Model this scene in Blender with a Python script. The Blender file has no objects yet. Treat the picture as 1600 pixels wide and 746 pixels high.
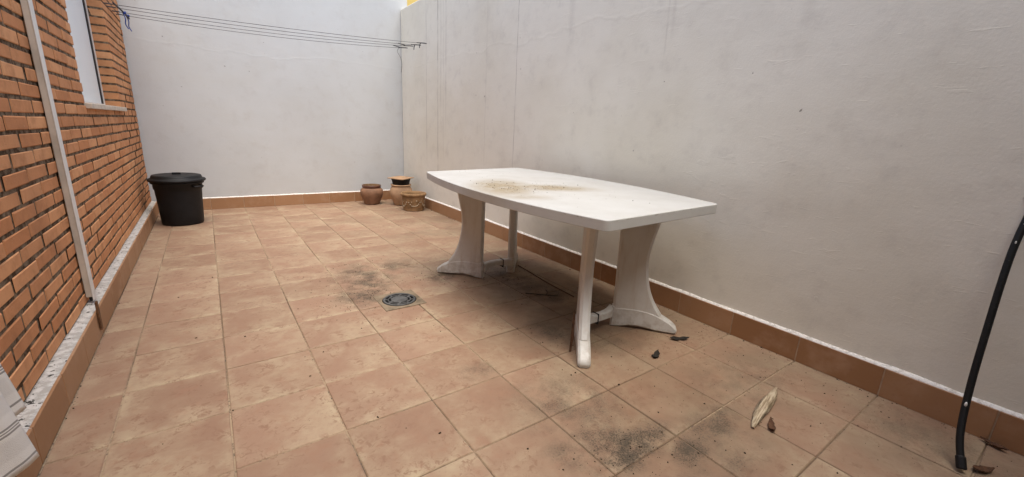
import bpy, bmesh, math, random
from mathutils import Vector, Matrix, noise

random.seed(7)
SC = bpy.context.scene
C = SC.collection
S = 0.33                                   # one floor tile

# ------------------------------------------------------------------ camera
YAW, PITCH, ROLL = 0.627004655, 0.250476359, 0.0444973074
CAM = Vector((0.36835, -1.35134, 1.05145))
FOC = 655.455
ca, sa, cb, sb = math.cos(YAW), math.sin(YAW), math.cos(PITCH), math.sin(PITCH)
fw = Vector((sa*cb, ca*cb, -sb)); r0 = Vector((ca, -sa, 0)); u0 = r0.cross(fw)
rr = r0*math.cos(ROLL) + u0*math.sin(ROLL)
uu = u0*math.cos(ROLL) - r0*math.sin(ROLL)
cam = bpy.data.cameras.new('camera'); camo = bpy.data.objects.new('camera', cam); C.objects.link(camo)
camo.matrix_world = Matrix(((rr.x, uu.x, -fw.x, CAM.x), (rr.y, uu.y, -fw.y, CAM.y), (rr.z, uu.z, -fw.z, CAM.z), (0, 0, 0, 1)))
cam.sensor_width = 36; cam.lens = FOC/1600*36; cam.clip_start = 0.02; cam.clip_end = 2000
SC.camera = camo
def project(P):
    d = Vector(P) - CAM; w = d.dot(fw)
    if w < 0.05: return None
    return 800 + FOC*d.dot(rr)/w, 373 - FOC*d.dot(uu)/w

# ------------------------------------------------------------------ sky, sun, exposure
SUN_EL, SUN_AZ = math.radians(73), math.radians(186)     # azimuth measured clockwise from +Y
world = bpy.data.worlds.new('World'); SC.world = world; world.use_nodes = True
wn = world.node_tree.nodes; wl = world.node_tree.links
bg = wn['Background']; sky = wn.new('ShaderNodeTexSky'); sky.sky_type = 'NISHITA'; sky.sun_disc = False
sky.sun_elevation = SUN_EL; sky.sun_rotation = SUN_AZ; sky.air_density = 1.0; sky.dust_density = 4.0; sky.ozone_density = 0.8
wl.new(sky.outputs[0], bg.inputs[0]); bg.inputs[1].default_value = 0.14
sun = bpy.data.lights.new('sun', 'SUN'); sun.energy = 1.5; sun.angle = math.radians(52); sun.color = (1.0, 0.955, 0.855)
suno = bpy.data.objects.new('sun', sun); C.objects.link(suno)
sd = Vector((math.sin(SUN_AZ)*math.cos(SUN_EL), math.cos(SUN_AZ)*math.cos(SUN_EL), math.sin(SUN_EL)))
suno.rotation_euler = sd.to_track_quat('Z', 'Y').to_euler(); suno.location = (0, 0, 12)
SC.view_settings.view_transform = 'Standard'; SC.view_settings.look = 'None'
SC.view_settings.exposure = 0.98; SC.view_settings.gamma = 1.0

SC.cycles.max_bounces = 5; SC.cycles.diffuse_bounces = 4; SC.cycles.glossy_bounces = 2; SC.cycles.transmission_bounces = 2

# ------------------------------------------------------------------ helpers
def link(o, parent=None):
    C.objects.link(o)
    if parent is not None: o.parent = parent
    return o
def tag(o, label=None, cat=None, group=None, kind=None):
    if label: o['label'] = label
    if cat: o['category'] = cat
    if group: o['group'] = group
    if kind: o['kind'] = kind
    return o
def empty(name, loc=(0, 0, 0), rz=0):
    o = bpy.data.objects.new(name, None); o.location = loc; o.rotation_euler = (0, 0, rz); o.empty_display_size = 0.1
    return link(o)
def mesh_from(bm, name, mat, smooth=False):
    me = bpy.data.meshes.new(name); bmesh.ops.recalc_face_normals(bm, faces=bm.faces[:]); bm.to_mesh(me); bm.free()
    if mat: me.materials.append(mat)
    if smooth:
        for p in me.polygons: p.use_smooth = True
    return me
def obj(name, bm, mat, parent=None, smooth=False, loc=None):
    me = mesh_from(bm, name, mat, smooth)
    o = bpy.data.objects.new(name, me)
    if loc is not None: o.location = loc
    return link(o, parent)
def bevelled_mod(o, w=0.004, seg=2):
    m = o.modifiers.new('bevel', 'BEVEL'); m.width = w; m.segments = seg; m.limit_method = 'ANGLE'; m.angle_limit = math.radians(40)
    return o
def box(bm, x0, x1, y0, y1, z0, z1, jit=0):
    j = lambda: random.uniform(-jit, jit) if jit else 0
    v = [bm.verts.new((x+j(), y+j(), z+j())) for x in (x0, x1) for y in (y0, y1) for z in (z0, z1)]
    for f in ((0, 1, 3, 2), (4, 6, 7, 5), (0, 4, 5, 1), (2, 3, 7, 6), (0, 2, 6, 4), (1, 5, 7, 3)):
        bm.faces.new([v[i] for i in f])
    return v
def lathe(bm, prof, n=48, c=(0, 0, 0), closed_bottom=True, closed_top=True, wob=0):
    rings = []
    for k, (r, z) in enumerate(prof):
        ring = []
        for i in range(n):
            a = 2*math.pi*i/n
            rr_ = r*(1 + wob*noise.noise(Vector((math.cos(a)*1.5, math.sin(a)*1.5, z*8))))
            ring.append(bm.verts.new((c[0]+rr_*math.cos(a), c[1]+rr_*math.sin(a), c[2]+z)))
        rings.append(ring)
    for a, b in zip(rings, rings[1:]):
        for i in range(n): bm.faces.new((a[i], a[(i+1) % n], b[(i+1) % n], b[i]))
    if closed_bottom: bm.faces.new(rings[0][::-1])
    if closed_top: bm.faces.new(rings[-1])
def tube(bm, pts, rad, n=10, caps=True):
    pts = [Vector(p) for p in pts]; rings = []
    prev = None
    for i, p in enumerate(pts):
        t = (pts[min(i+1, len(pts)-1)] - pts[max(i-1, 0)]).normalized()
        if prev is None:
            a = Vector((0, 0, 1)) if abs(t.z) < 0.9 else Vector((1, 0, 0))
            nrm = t.cross(a).normalized()
        else:
            nrm = (prev - t*prev.dot(t)).normalized()
        prev = nrm; bn = t.cross(nrm)
        r = rad[i] if isinstance(rad, (list, tuple)) else rad
        rings.append([bm.verts.new(p + (nrm*math.cos(2*math.pi*k/n) + bn*math.sin(2*math.pi*k/n))*r) for k in range(n)])
    for a, b in zip(rings, rings[1:]):
        for k in range(n): bm.faces.new((a[k], a[(k+1) % n], b[(k+1) % n], b[k]))
    if caps:
        bm.faces.new(rings[0][::-1]); bm.faces.new(rings[-1])
def spline(pts, n=8):
    pts = [Vector(p) for p in pts]; out = []
    P = [pts[0]*2-pts[1]] + pts + [pts[-1]*2-pts[-2]]
    for i in range(1, len(P)-2):
        for k in range(n):
            t = k/n
            out.append(0.5*((2*P[i]) + (P[i+1]-P[i-1])*t + (2*P[i-1]-5*P[i]+4*P[i+1]-P[i+2])*t*t + (3*P[i]-P[i-1]-3*P[i+1]+P[i+2])*t**3))
    out.append(pts[-1]); return out

# ------------------------------------------------------------------ material toolkit
class NB:
    def __init__(s, name, rough=0.7, spec=0.3):
        s.m = bpy.data.materials.new(name); s.m.use_nodes = True; s.t = s.m.node_tree; s.n = s.t.nodes; s.l = s.t.links
        s.b = s.n['Principled BSDF']; s.b.inputs['Roughness'].default_value = rough
        s.b.inputs['Specular IOR Level'].default_value = spec
    def put(s, sock, v):
        if isinstance(v, bpy.types.NodeSocket): s.l.new(v, sock)
        else: sock.default_value = v
    def math(s, op, a, b=0.0, c=0.0, clamp=False):
        n = s.n.new('ShaderNodeMath'); n.operation = op; n.use_clamp = clamp
        s.put(n.inputs[0], a); s.put(n.inputs[1], b); s.put(n.inputs[2], c); return n.outputs[0]
    def vmath(s, op, a, b=(0, 0, 0)):
        n = s.n.new('ShaderNodeVectorMath'); n.operation = op; s.put(n.inputs[0], a)
        if op == 'SCALE': s.put(n.inputs['Scale'], b)
        else: s.put(n.inputs[1], b)
        return n.outputs['Value'] if op in ('LENGTH', 'DISTANCE', 'DOT_PRODUCT') else n.outputs[0]
    def coord(s, k='Object'): return s.n.new('ShaderNodeTexCoord').outputs[k]
    def pos(s): return s.n.new('ShaderNodeNewGeometry').outputs['Position']
    def rnd(s): return s.n.new('ShaderNodeObjectInfo').outputs['Random']
    def sep(s, v):
        n = s.n.new('ShaderNodeSeparateXYZ'); s.put(n.inputs[0], v); return n.outputs
    def comb(s, x, y, z):
        n = s.n.new('ShaderNodeCombineXYZ'); s.put(n.inputs[0], x); s.put(n.inputs[1], y); s.put(n.inputs[2], z); return n.outputs[0]
    def noise(s, v, scale, detail=4, rough=0.55, dist=0):
        n = s.n.new('ShaderNodeTexNoise'); s.put(n.inputs['Vector'], v); n.inputs['Scale'].default_value = scale
        n.inputs['Detail'].default_value = min(detail, 3.5); n.inputs['Roughness'].default_value = rough; n.inputs['Distortion'].default_value = dist
        return n.outputs[0]
    def ramp(s, f, lo, hi, a=0.0, b=1.0):
        n = s.n.new('ShaderNodeMapRange'); n.interpolation_type = 'SMOOTHSTEP'; s.put(n.inputs[0], f)
        n.inputs[1].default_value = lo; n.inputs[2].default_value = hi; n.inputs[3].default_value = a; n.inputs[4].default_value = b
        return n.outputs[0]
    def mix(s, f, a, b, mode='MIX'):
        n = s.n.new('ShaderNodeMix'); n.data_type = 'RGBA'; n.blend_type = mode
        s.put(n.inputs[0], f)
        for sk, v in ((n.inputs[6], a), (n.inputs[7], b)):
            if isinstance(v, bpy.types.NodeSocket): s.l.new(v, sk)
            else: sk.default_value = (v[0], v[1], v[2], 1)
        return n.outputs[2]
    def color(s, c):
        if isinstance(c, bpy.types.NodeSocket): s.l.new(c, s.b.inputs['Base Color'])
        else: s.b.inputs['Base Color'].default_value = (c[0], c[1], c[2], 1)
    def rough(s, v): s.put(s.b.inputs['Roughness'], v)
    def bump(s, h, dist=0.002, strength=1.0):
        n = s.n.new('ShaderNodeBump'); n.inputs['Distance'].default_value = dist; n.inputs['Strength'].default_value = strength
        s.put(n.inputs['Height'], h); s.l.new(n.outputs[0], s.b.inputs['Normal'])
    def blob(s, P, cx, cy, rx, ry, ang=0.0, soft=1.0):
        """1 at the centre of an ellipse on the floor, 0 outside it"""
        x, y, z = P
        dx = s.math('SUBTRACT', x, cx); dy = s.math('SUBTRACT', y, cy); c, q = math.cos(ang), math.sin(ang)
        a = s.math('DIVIDE', s.math('ADD', s.math('MULTIPLY', dx, c), s.math('MULTIPLY', dy, q)), rx)
        b = s.math('DIVIDE', s.math('SUBTRACT', s.math('MULTIPLY', dy, c), s.math('MULTIPLY', dx, q)), ry)
        d = s.math('SQRT', s.math('ADD', s.math('MULTIPLY', a, a), s.math('MULTIPLY', b, b)))
        return s.ramp(d, 0.15, 1.0, 1.0, 0.0)

STAINS = [  # grime on the paving: centre, radii, angle, weight
    (1.18, 1.50, 0.30, 0.55, 0.0, 0.85), (1.08, 1.20, 0.24, 0.26, 0.0, 1.1), (1.47, 1.66, 0.28, 0.26, 0.0, 0.7),
    (1.68, 1.30, 0.22, 0.16, 0.6, 0.9), (2.10, 1.18, 0.28, 0.16, 0.5, 0.9), (2.12, 0.80, 0.22, 0.55, 0.15, 0.9),
    (1.80, 0.20, 0.18, 0.30, 0.3, 0.8), (2.0, 0.0, 0.35, 0.30, 0.0, 0.45),
    (1.47, -0.615, 0.30, 0.11, 0.05, 1.35), (1.36, -0.53, 0.26, 0.14, -0.2, 0.9), (1.82, -0.70, 0.24, 0.12, 0.1, 1.0), (1.63, -0.735, 0.13, 0.09, 0.1, 1.3), (1.45, -0.32, 0.34, 0.36, 0.0, 0.55), (1.52, -0.86, 0.16, 0.12, 0, 0.9),
    (1.75, -0.80, 0.30, 0.16, 0.1, 0.6), (2.25, -0.60, 0.45, 0.30, 0.0, 0.40), (2.45, -1.2, 0.30, 0.35, 0, 0.5), (1.25, 0.08, 0.14, 0.10, 0, 0.6), (2.35, 0.55, 0.25, 0.7, 0.05, 0.4)]

def tile_material(stained):
    k = NB('terracotta_tile', 0.6, 0.25)
    o = k.coord(); r = k.rnd(); P = k.pos(); p = k.sep(P)
    off = k.comb(k.math('MULTIPLY', r, 37.0), k.math('MULTIPLY', r, 91.0), k.math('MULTIPLY', r, 13.0))
    v = k.vmath('ADD', o, off)
    q = k.sep(o)
    ax = k.math('ABSOLUTE', q[0]); ay = k.math('ABSOLUTE', q[1])
    edge = k.ramp(k.math('ADD', k.math('MAXIMUM', ax, ay), k.math('MULTIPLY', k.math('SUBTRACT', k.noise(v, 9, 3), 0.5), 0.10)), 0.12, 0.178)
    th = k.math('ADD', k.math('MULTIPLY', r, 3.2), 3.6)
    lin = k.math('ADD', k.math('MULTIPLY', q[0], k.math('COSINE', th)), k.math('MULTIPLY', q[1], k.math('SINE', th)))
    grad = k.ramp(k.math('ADD', k.math('MULTIPLY', lin, 0.45), k.math('MULTIPLY', k.math('SUBTRACT', k.noise(v, 6.5, 3, 0.6, 0.4), 0.5), 0.62)), -0.13, 0.19)
    f = k.math('ADD', k.math('MULTIPLY', edge, k.ramp(k.noise(v, 6, 2), 0.38, 0.66, 0.0, 0.5)), k.math('MULTIPLY', grad, 0.72), clamp=True)
    f = k.math('MULTIPLY', f, k.ramp(k.noise(v, 24, 5, 0.65), 0.25, 0.62, 0.55, 1.0))
    pink = k.mix(r, (0.240, 0.146, 0.096), (0.292, 0.185, 0.124))
    beige = k.mix(k.noise(v, 5, 2), (0.355, 0.278, 0.180), (0.43, 0.345, 0.232))
    c = k.mix(f, pink, beige)
    fl = k.math('MULTIPLY', k.ramp(k.noise(v, 34, 5, 0.72, 0.8), 0.50, 0.64), k.ramp(k.noise(v, 9, 3, 0.6), 0.42, 0.60, 0.15, 1.0))   # printed darker flecks
    c = k.mix(k.math('MULTIPLY', fl, 0.70), c, (0.20, 0.108, 0.068))
    c = k.mix(k.ramp(k.noise(v, 16, 4, 0.65), 0.50, 0.74, 0.0, 0.42), c, (0.27, 0.145, 0.092))
    c = k.mix(k.ramp(k.noise(v, 120, 2, 0.6), 0.60, 0.78, 0.0, 0.35), c, (0.17, 0.105, 0.07))
    r2 = k.math('FRACT', k.math('MULTIPLY', r, 17.31))
    c = k.mix(k.math('MULTIPLY', r2, 0.34), c, k.mix(0.5, c, (0.16, 0.10, 0.062)))
    dirt = 0.0; grain = 0.0
    if stained:
        st = 0.0
        for cx, cy, rx, ry, a, w in STAINS:
            b = k.math('MULTIPLY', k.blob(p, cx, cy, rx, ry, a), w)
            st = b if st == 0.0 else k.math('MAXIMUM', st, b)
        grain = k.ramp(k.noise(P, 150, 3, 0.75), 0.44, 0.64)
        broad = k.ramp(k.noise(P, 8, 5, 0.7), 0.30, 0.68)
        dirt = k.math('MULTIPLY', st, k.math('ADD', k.math('MULTIPLY', grain, k.math('ADD', 0.22, k.math('MULTIPLY', broad, 0.65))), k.math('MULTIPLY', broad, 0.72)), clamp=True)
        film_shade = k.math('MAXIMUM', k.math('MULTIPLY', k.blob(p, 2.02, 0.60, 0.58, 1.05), 1.0), k.math('MULTIPLY', k.blob(p, 1.75, -0.55, 0.75, 0.6, 0.2), 0.50))  # brown grime film that also paints in the shadow under the table
        c = k.mix(k.math('MULTIPLY', film_shade, k.ramp(k.noise(P, 5, 5, 0.65), 0.30, 0.62, 0.45, 0.9)), c, (0.135, 0.083, 0.046))
        c = k.mix(dirt, c, (0.072, 0.056, 0.040))
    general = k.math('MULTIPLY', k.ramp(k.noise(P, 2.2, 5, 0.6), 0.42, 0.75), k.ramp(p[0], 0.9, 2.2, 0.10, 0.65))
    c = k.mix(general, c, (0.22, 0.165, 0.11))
    k.color(c)
    k.rough(k.math('ADD', 0.50, k.math('MULTIPLY', k.math('ADD', dirt, k.noise(v, 15, 3)), 0.25)))
    k.bump(k.math('ADD', k.noise(v, 30, 4), k.math('MULTIPLY', grain, k.math('MULTIPLY', dirt, 1.5))), 0.0015, 0.5)
    return k.m
def grout_material():
    k = NB('grout', 0.9, 0.1); P = k.pos()
    f = k.ramp(k.noise(P, 0.9, 2, 0.5), 0.40, 0.60)
    c = k.mix(f, (0.34, 0.255, 0.17), (0.12, 0.08, 0.052)); c = k.mix(k.ramp(k.noise(P, 60, 3), 0.5, 0.7), c, (0.12, 0.09, 0.07))
    k.color(c); k.bump(k.noise(P, 200, 3), 0.002); return k.m
def skirting_material():
    k = NB('skirting_tile', 0.5, 0.3); o = k.coord(); r = k.rnd()
    v = k.vmath('ADD', o, k.comb(k.math('MULTIPLY', r, 50), k.math('MULTIPLY', r, 20), 0.0))
    c = k.mix(r, (0.285, 0.145, 0.068), (0.37, 0.208, 0.110))
    c = k.mix(k.ramp(k.noise(v, 8, 4, 0.6), 0.45, 0.75), c, (0.38, 0.225, 0.13))
    c = k.mix(k.math('MULTIPLY', k.ramp(k.noise(v, 40, 5, 0.7), 0.55, 0.75), 0.4), c, (0.24, 0.12, 0.07))
    k.color(c); k.bump(k.noise(v, 25, 3), 0.001, 0.5); return k.m
def brick_material():
    k = NB('brick', 0.85, 0.15); o = k.coord(); r = k.rnd(); P = k.pos()
    c = k.mix(r, (0.50, 0.222, 0.100), (0.65, 0.335, 0.165))
    c = k.mix(k.ramp(k.noise(P, 11, 5, 0.65), 0.40, 0.75, 0, 0.65), c, (0.38, 0.17, 0.075))
    c = k.mix(k.ramp(k.noise(P, 140, 4, 0.7), 0.60, 0.76, 0, 0.55), c, (0.20, 0.09, 0.045))
    c = k.mix(k.ramp(k.noise(P, 55, 4, 0.7), 0.60, 0.78, 0, 0.6), c, (0.58, 0.40, 0.26))
    c = k.mix(k.ramp(k.noise(P, 1.6, 4, 0.65), 0.50, 0.75, 0, 0.35), c, (0.25, 0.12, 0.065))
    k.color(c)
    s_ = k.vmath('MULTIPLY', P, (1, 0.25, 1))
    k.bump(k.math('ADD', k.noise(P, 220, 4, 0.7), k.math('MULTIPLY', k.noise(s_, 120, 3), 0.8)), 0.0022, 0.6); return k.m
def mortar_material():
    k = NB('brick_mortar', 0.95, 0.05); P = k.pos()
    c = k.mix(k.ramp(k.noise(P, 26, 5, 0.7), 0.35, 0.65), (0.075, 0.048, 0.030), (0.25, 0.19, 0.13))
    k.color(c); k.bump(k.noise(P, 90, 4, 0.7), 0.008, 0.9); return k.m
def ledge_material():
    k = NB('painted_cement', 0.9, 0.1); P = k.pos()
    c = k.mix(k.ramp(k.noise(P, 35, 5, 0.7), 0.40, 0.62), (0.36, 0.34, 0.31), (0.52, 0.50, 0.47))
    c = k.mix(k.ramp(k.noise(P, 34, 5, 0.75, 0.6), 0.605, 0.64), c, (0.05, 0.045, 0.04))
    k.color(c); k.bump(k.noise(P, 110, 4, 0.75), 0.0025, 0.7); return k.m
def fillet_material():
    k = NB('painted_fillet', 0.85, 0.15); P = k.pos()
    c = k.mix(k.ramp(k.noise(P, 50, 4, 0.7), 0.45, 0.7), (0.76, 0.73, 0.69), (0.50, 0.46, 0.41))
    k.color(c); k.bump(k.noise(P, 90, 4, 0.7), 0.004, 0.8); return k.m
def plaster_material(name, base, warm, streaks=(), zdirt=0.0):
    k = NB(name, 0.9, 0.12); P = k.pos(); p = k.sep(P)
    c = k.mix(k.ramp(k.noise(P, 0.9, 4, 0.6), 0.35, 0.7), base, warm)
    c = k.mix(k.ramp(k.noise(P, 7, 5, 0.7), 0.48, 0.8, 0, 0.20), c, (0.36, 0.33, 0.30))
    c = k.mix(k.ramp(k.noise(k.vmath('MULTIPLY', P, (1, 1, 1.7)), 2.6, 5, 0.65), 0.45, 0.75, 0, 0.13), c, (0.50, 0.47, 0.40))
    for y0, w, z0, z1, a in streaks:
        d = k.math('ABSOLUTE', k.math('ADD', k.math('SUBTRACT', p[1], y0), k.math('MULTIPLY', k.math('SUBTRACT', k.noise(k.comb(y0, 0.0, p[2]), 2.5, 3), 0.5), 0.03)))
        m = k.math('MULTIPLY', k.ramp(d, 0.0, w, 1, 0), k.math('MULTIPLY', k.ramp(p[2], z0, z0+0.5), k.ramp(k.noise(k.comb(y0*9, 0.0, p[2]), 5, 4), 0.32, 0.6, 0.25, 1)))
        c = k.mix(k.math('MULTIPLY', m, a), c, (0.22, 0.19, 0.165))
    sp = k.ramp(k.noise(P, 23, 2, 0.5), 0.765, 0.80)
    c = k.mix(k.math('MULTIPLY', sp, 0.7), c, (0.10, 0.085, 0.07))
    k.color(c)
    stretch = k.vmath('MULTIPLY', P, (1, 1, 1.8))
    tro = k.noise(stretch, 3.0, 5, 0.55, 0.15)                       # trowel sweeps
    fine = k.noise(P, 85, 3, 0.7); scr = k.ramp(k.noise(k.vmath('MULTIPLY', P, (1, 1, 5)), 7, 3, 0.6, 0.8), 0.63, 0.70)
    lift = k.ramp(k.math('ABSOLUTE', k.math('ADD', k.math('SUBTRACT', p[2], 1.80), k.math('MULTIPLY', k.math('SUBTRACT', k.noise(P, 1.6, 4, 0.6), 0.5), 0.30))), 0.0, 0.018, 1, 0)
    h = k.math('ADD', k.math('MULTIPLY', tro, 1.5), k.math('ADD', k.math('MULTIPLY', fine, 0.42), k.math('ADD', k.math('MULTIPLY', scr, 0.18), k.math('MULTIPLY', lift, 0.25))))
    k.bump(h, 0.0042, 0.42); return k.m
def simple(name, col, rough=0.6, spec=0.4, var=0.15, scale=20, bump=0.001, dark=None, coord='Object'):
    k = NB(name, rough, spec); o = k.coord(coord)
    d = dark or tuple(x*(1-2*var) for x in col)
    k.color(k.mix(k.ramp(k.noise(o, scale, 5, 0.65), 0.35, 0.72), col, d))
    k.bump(k.noise(o, scale*5, 3), bump, 0.6); return k.m
def table_material(name, top):
    wh = 1.0 if top else 1.34
    k = NB(name, 0.42, 0.4); P = k.pos(); o = k.coord(); q = k.sep(o); p = k.sep(P)
    c = k.mix(k.ramp(k.noise(o, 4, 4, 0.6), 0.35, 0.7), tuple(wh*x for x in (0.475, 0.478, 0.462)), tuple(wh*x for x in (0.44, 0.438, 0.415)))
    if top:
        bl = k.math('MAXIMUM', k.blob(p, 1.74, 0.66, 0.28, 0.50, -0.45), k.math('MULTIPLY', k.blob(p, 1.97, 0.52, 0.42, 0.18, -0.65), 0.95))
        bl = k.math('MAXIMUM', bl, k.math('MULTIPLY', k.blob(p, 1.66, 0.34, 0.22, 0.14, -0.6), 0.6))
        bl = k.math('MAXIMUM', bl, k.math('MULTIPLY', k.blob(p, 2.0, 0.65, 0.6, 0.9), 0.10))
        f = k.math('MULTIPLY', bl, k.ramp(k.noise(P, 12, 5, 0.7), 0.25, 0.58, 0.45, 1.1), clamp=True)
        c = k.mix(f, c, (0.30, 0.25, 0.17))
        g = k.math('MULTIPLY', k.ramp(bl, 0.25, 0.9), k.ramp(k.noise(P, 60, 4, 0.75), 0.55, 0.72))
        c = k.mix(k.math('MULTIPLY', g, 0.55), c, (0.17, 0.105, 0.06))
        rim = k.math('MULTIPLY', k.ramp(k.noise(P, 34, 5, 0.8), 0.50, 0.72), k.ramp(k.math('ABSOLUTE', k.math('ADD', q[2], 0.006)), 0.0, 0.005, 1, 0))
        c = k.mix(k.math('MULTIPLY', rim, 0.8), c, (0.16, 0.12, 0.085))
    else:
        v = k.vmath('MULTIPLY', P, (6, 6, 1))
        c = k.mix(k.ramp(k.noise(v, 3, 5, 0.65), 0.48, 0.78, 0, 0.40), c, (0.40, 0.31, 0.22))
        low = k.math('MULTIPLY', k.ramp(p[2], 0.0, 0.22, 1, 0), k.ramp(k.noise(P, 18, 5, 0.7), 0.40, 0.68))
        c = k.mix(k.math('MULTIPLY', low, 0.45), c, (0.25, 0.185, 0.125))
    k.color(c); k.rough(k.math('ADD', 0.34, k.math('MULTIPLY', k.noise(o, 8, 4), 0.25))); k.bump(k.noise(o, 60, 4), 0.0006, 0.6); return k.m
def towel_material(shift):
    k = NB('striped_towel', 0.95, 0.05); uv = k.n.new('ShaderNodeUVMap').outputs[0]; u = k.sep(uv)
    c = (0.84, 0.83, 0.80); cur = k.mix(k.noise(uv, 12, 4), c, (0.76, 0.74, 0.70))
    for s0, w in ((0.115, 0.003), (0.123, 0.002), (0.131, 0.003), (0.020, 0.0035), (0.245, 0.003), (0.254, 0.002), (0.263, 0.003)):
        m = k.ramp(k.math('ABSOLUTE', k.math('SUBTRACT', u[1], s0+shift)), w*0.6, w*1.2, 0.75, 0)
        cur = k.mix(m, cur, (0.16, 0.145, 0.135))
    for s0 in (0.075, 0.19):
        m = k.ramp(k.math('ABSOLUTE', k.math('SUBTRACT', u[1], s0+shift)), 0.02, 0.03, 0.18, 0)
        cur = k.mix(m, cur, (0.40, 0.38, 0.36))
    k.color(cur); k.bump(k.math('ADD', k.noise(uv, 500, 2), k.math('MULTIPLY', k.noise(uv, 60, 3), 0.5)), 0.003, 0.8)
    return k.m

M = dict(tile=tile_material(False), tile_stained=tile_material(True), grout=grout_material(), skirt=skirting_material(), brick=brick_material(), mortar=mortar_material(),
         ledge=ledge_material(), fillet=fillet_material(),
         plaster_back=plaster_material('back_plaster', (0.565, 0.582, 0.58), (0.535, 0.547, 0.54)),
         plaster_right=plaster_material('side_plaster', (0.79, 0.772, 0.69), (0.725, 0.698, 0.60),
             [(3.83, .010, .45, 2, .5), (3.50, .010, .2, 2, .75), (3.42, .014, .9, 2, .25), (3.35, .006, .4, 2, .4), (3.29, .03, .9, 2, .18), (2.40, .008, .3, 2, .22), (1.885, .008, .1, 2, .5), (0.35, .010, 1.4, 2, .35), (0.31, .02, 1.5, 2, .25), (1.2, .05, 1.5, 2, .12), (-.4, .05, 1.2, 2, .1)]),
         table_top=table_material('aged_white_plastic_top', True), table_leg=table_material('aged_white_plastic_leg', False),
         dark_side=simple('dark_brick_side', (0.055, 0.032, 0.020), 0.95, 0.05, 0.2, 30),  # brick sides much darker than the faces, so upright joints read dark
         joint=simple('skirting_joint', (0.46, 0.34, 0.235), 0.9, 0.1, 0.15, 40),
         black=simple('black_plastic', (0.009, 0.009, 0.010), 0.55, 0.3, 0.2, 12, 0.0008),
         white=simple('white_lacquer', (0.70, 0.69, 0.66), 0.45, 0.4, 0.06, 9),
         trunk=simple('cream_trunking', (0.56, 0.50, 0.42), 0.55, 0.35, 0.12, 7, 0.0006),
         wood=simple('brown_batten', (0.17, 0.085, 0.04), 0.7, 0.2, 0.3, 30),
         clay=simple('brown_clay', (0.27, 0.145, 0.085), 0.7, 0.25, 0.18, 9, 0.001),
         clay_pale=simple('pale_clay', (0.45, 0.29, 0.175), 0.8, 0.15, 0.14, 9, 0.001),
         clay_ochre=simple('ochre_clay', (0.31, 0.19, 0.095), 0.8, 0.15, 0.2, 14, 0.0015),
         clay_glaze=simple('dark_clay_rim', (0.13, 0.055, 0.035), 0.4, 0.5, 0.2, 9),
         slip=simple('chalky_clay', (0.50, 0.40, 0.28), 0.9, 0.1, 0.2, 30),
         steel=simple('drain_metal', (0.095, 0.095, 0.094), 0.8, 0.15, 0.2, 16), drainframe=simple('drain_frame_metal', (0.215, 0.165, 0.11), 0.85, 0.3, 0.25, 14),
         pit_dark=simple('pit_dark', (0.008, 0.008, 0.008), 0.9, 0.1), gasket=simple('black_rubber', (0.02, 0.02, 0.022), 0.6, 0.3),
         frame=simple('window_frame_paint', (0.72, 0.67, 0.62), 0.4, 0.4, 0.04, 6), stone=simple('sill_stone', (0.58, 0.51, 0.42), 0.7, 0.25, 0.12, 25),
         cord=simple('dark_cord', (0.05, 0.048, 0.05), 0.7, 0.2), blue=simple('blue_cord', (0.03, 0.07, 0.32), 0.6, 0.3), iron=simple('dark_iron', (0.035, 0.035, 0.045), 0.6, 0.4),
         husk=simple('dry_husk', (0.50, 0.42, 0.30), 0.85, 0.1, 0.12, 14, 0.001), leaf=simple('brown_leaf', (0.10, 0.048, 0.026), 0.75, 0.2, 0.25, 40, 0.002),
         blackleaf=simple('rotten_leaf', (0.028, 0.024, 0.02), 0.8, 0.2), dirt=simple('dirt_bits', (0.055, 0.038, 0.026), 0.9, 0.1, 0.2),
         yellow=simple('yellow_render', (0.80, 0.60, 0.20), 0.9, 0.1, 0.05, 2), paint=simple('white_paint_fleck', (0.72, 0.71, 0.68), 0.7, 0.2),
         earth=simple('bare_earth', (0.22, 0.17, 0.12), 0.95, 0.05, 0.2, 0.5), added_houseskin=simple('added_house_render', (0.42, 0.38, 0.33), 0.9, 0.1, 0.1, 1.5), added_slabskin=simple('added_canopy_concrete', (0.36, 0.34, 0.31), 0.9, 0.1, 0.1, 3))
def hose_material():
    k = NB('black_hose', 0.5, 0.25); P = k.pos()
    c = k.mix(k.ramp(k.noise(P, 40, 5, 0.7), 0.62, 0.78, 0, 0.4), (0.008, 0.008, 0.008), (0.20, 0.19, 0.17))
    k.color(c); k.bump(k.noise(P, 80, 4), 0.002, 0.6); return k.m
M['hose'] = hose_material()
def husk_material():
    k = NB('dry_husk', 0.85, 0.1); P = k.pos()
    v = k.comb(k.math('MULTIPLY', k.vmath('DOT_PRODUCT', P, (-0.203, 0.979, 0.4)), 26.0), k.math('MULTIPLY', k.vmath('DOT_PRODUCT', P, (0.979, 0.203, 0)), 2.2), 0.0)
    n = k.noise(v, 6, 3, 0.6, 0.3)
    k.color(k.mix(k.ramp(n, 0.38, 0.62), (0.25, 0.19, 0.12), (0.46, 0.385, 0.275))); k.bump(n, 0.006, 0.9); return k.m
M['husk'] = husk_material()
def frosted():
    k = NB('frosted_pane', 0.35, 0.5); o = k.coord()
    k.color(k.mix(k.noise(o, 3, 3), (0.72, 0.78, 0.80), (0.80, 0.84, 0.85))); k.bump(k.noise(o, 300, 2), 0.0005, 0.5); return k.m
M['pane'] = frosted()

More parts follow.
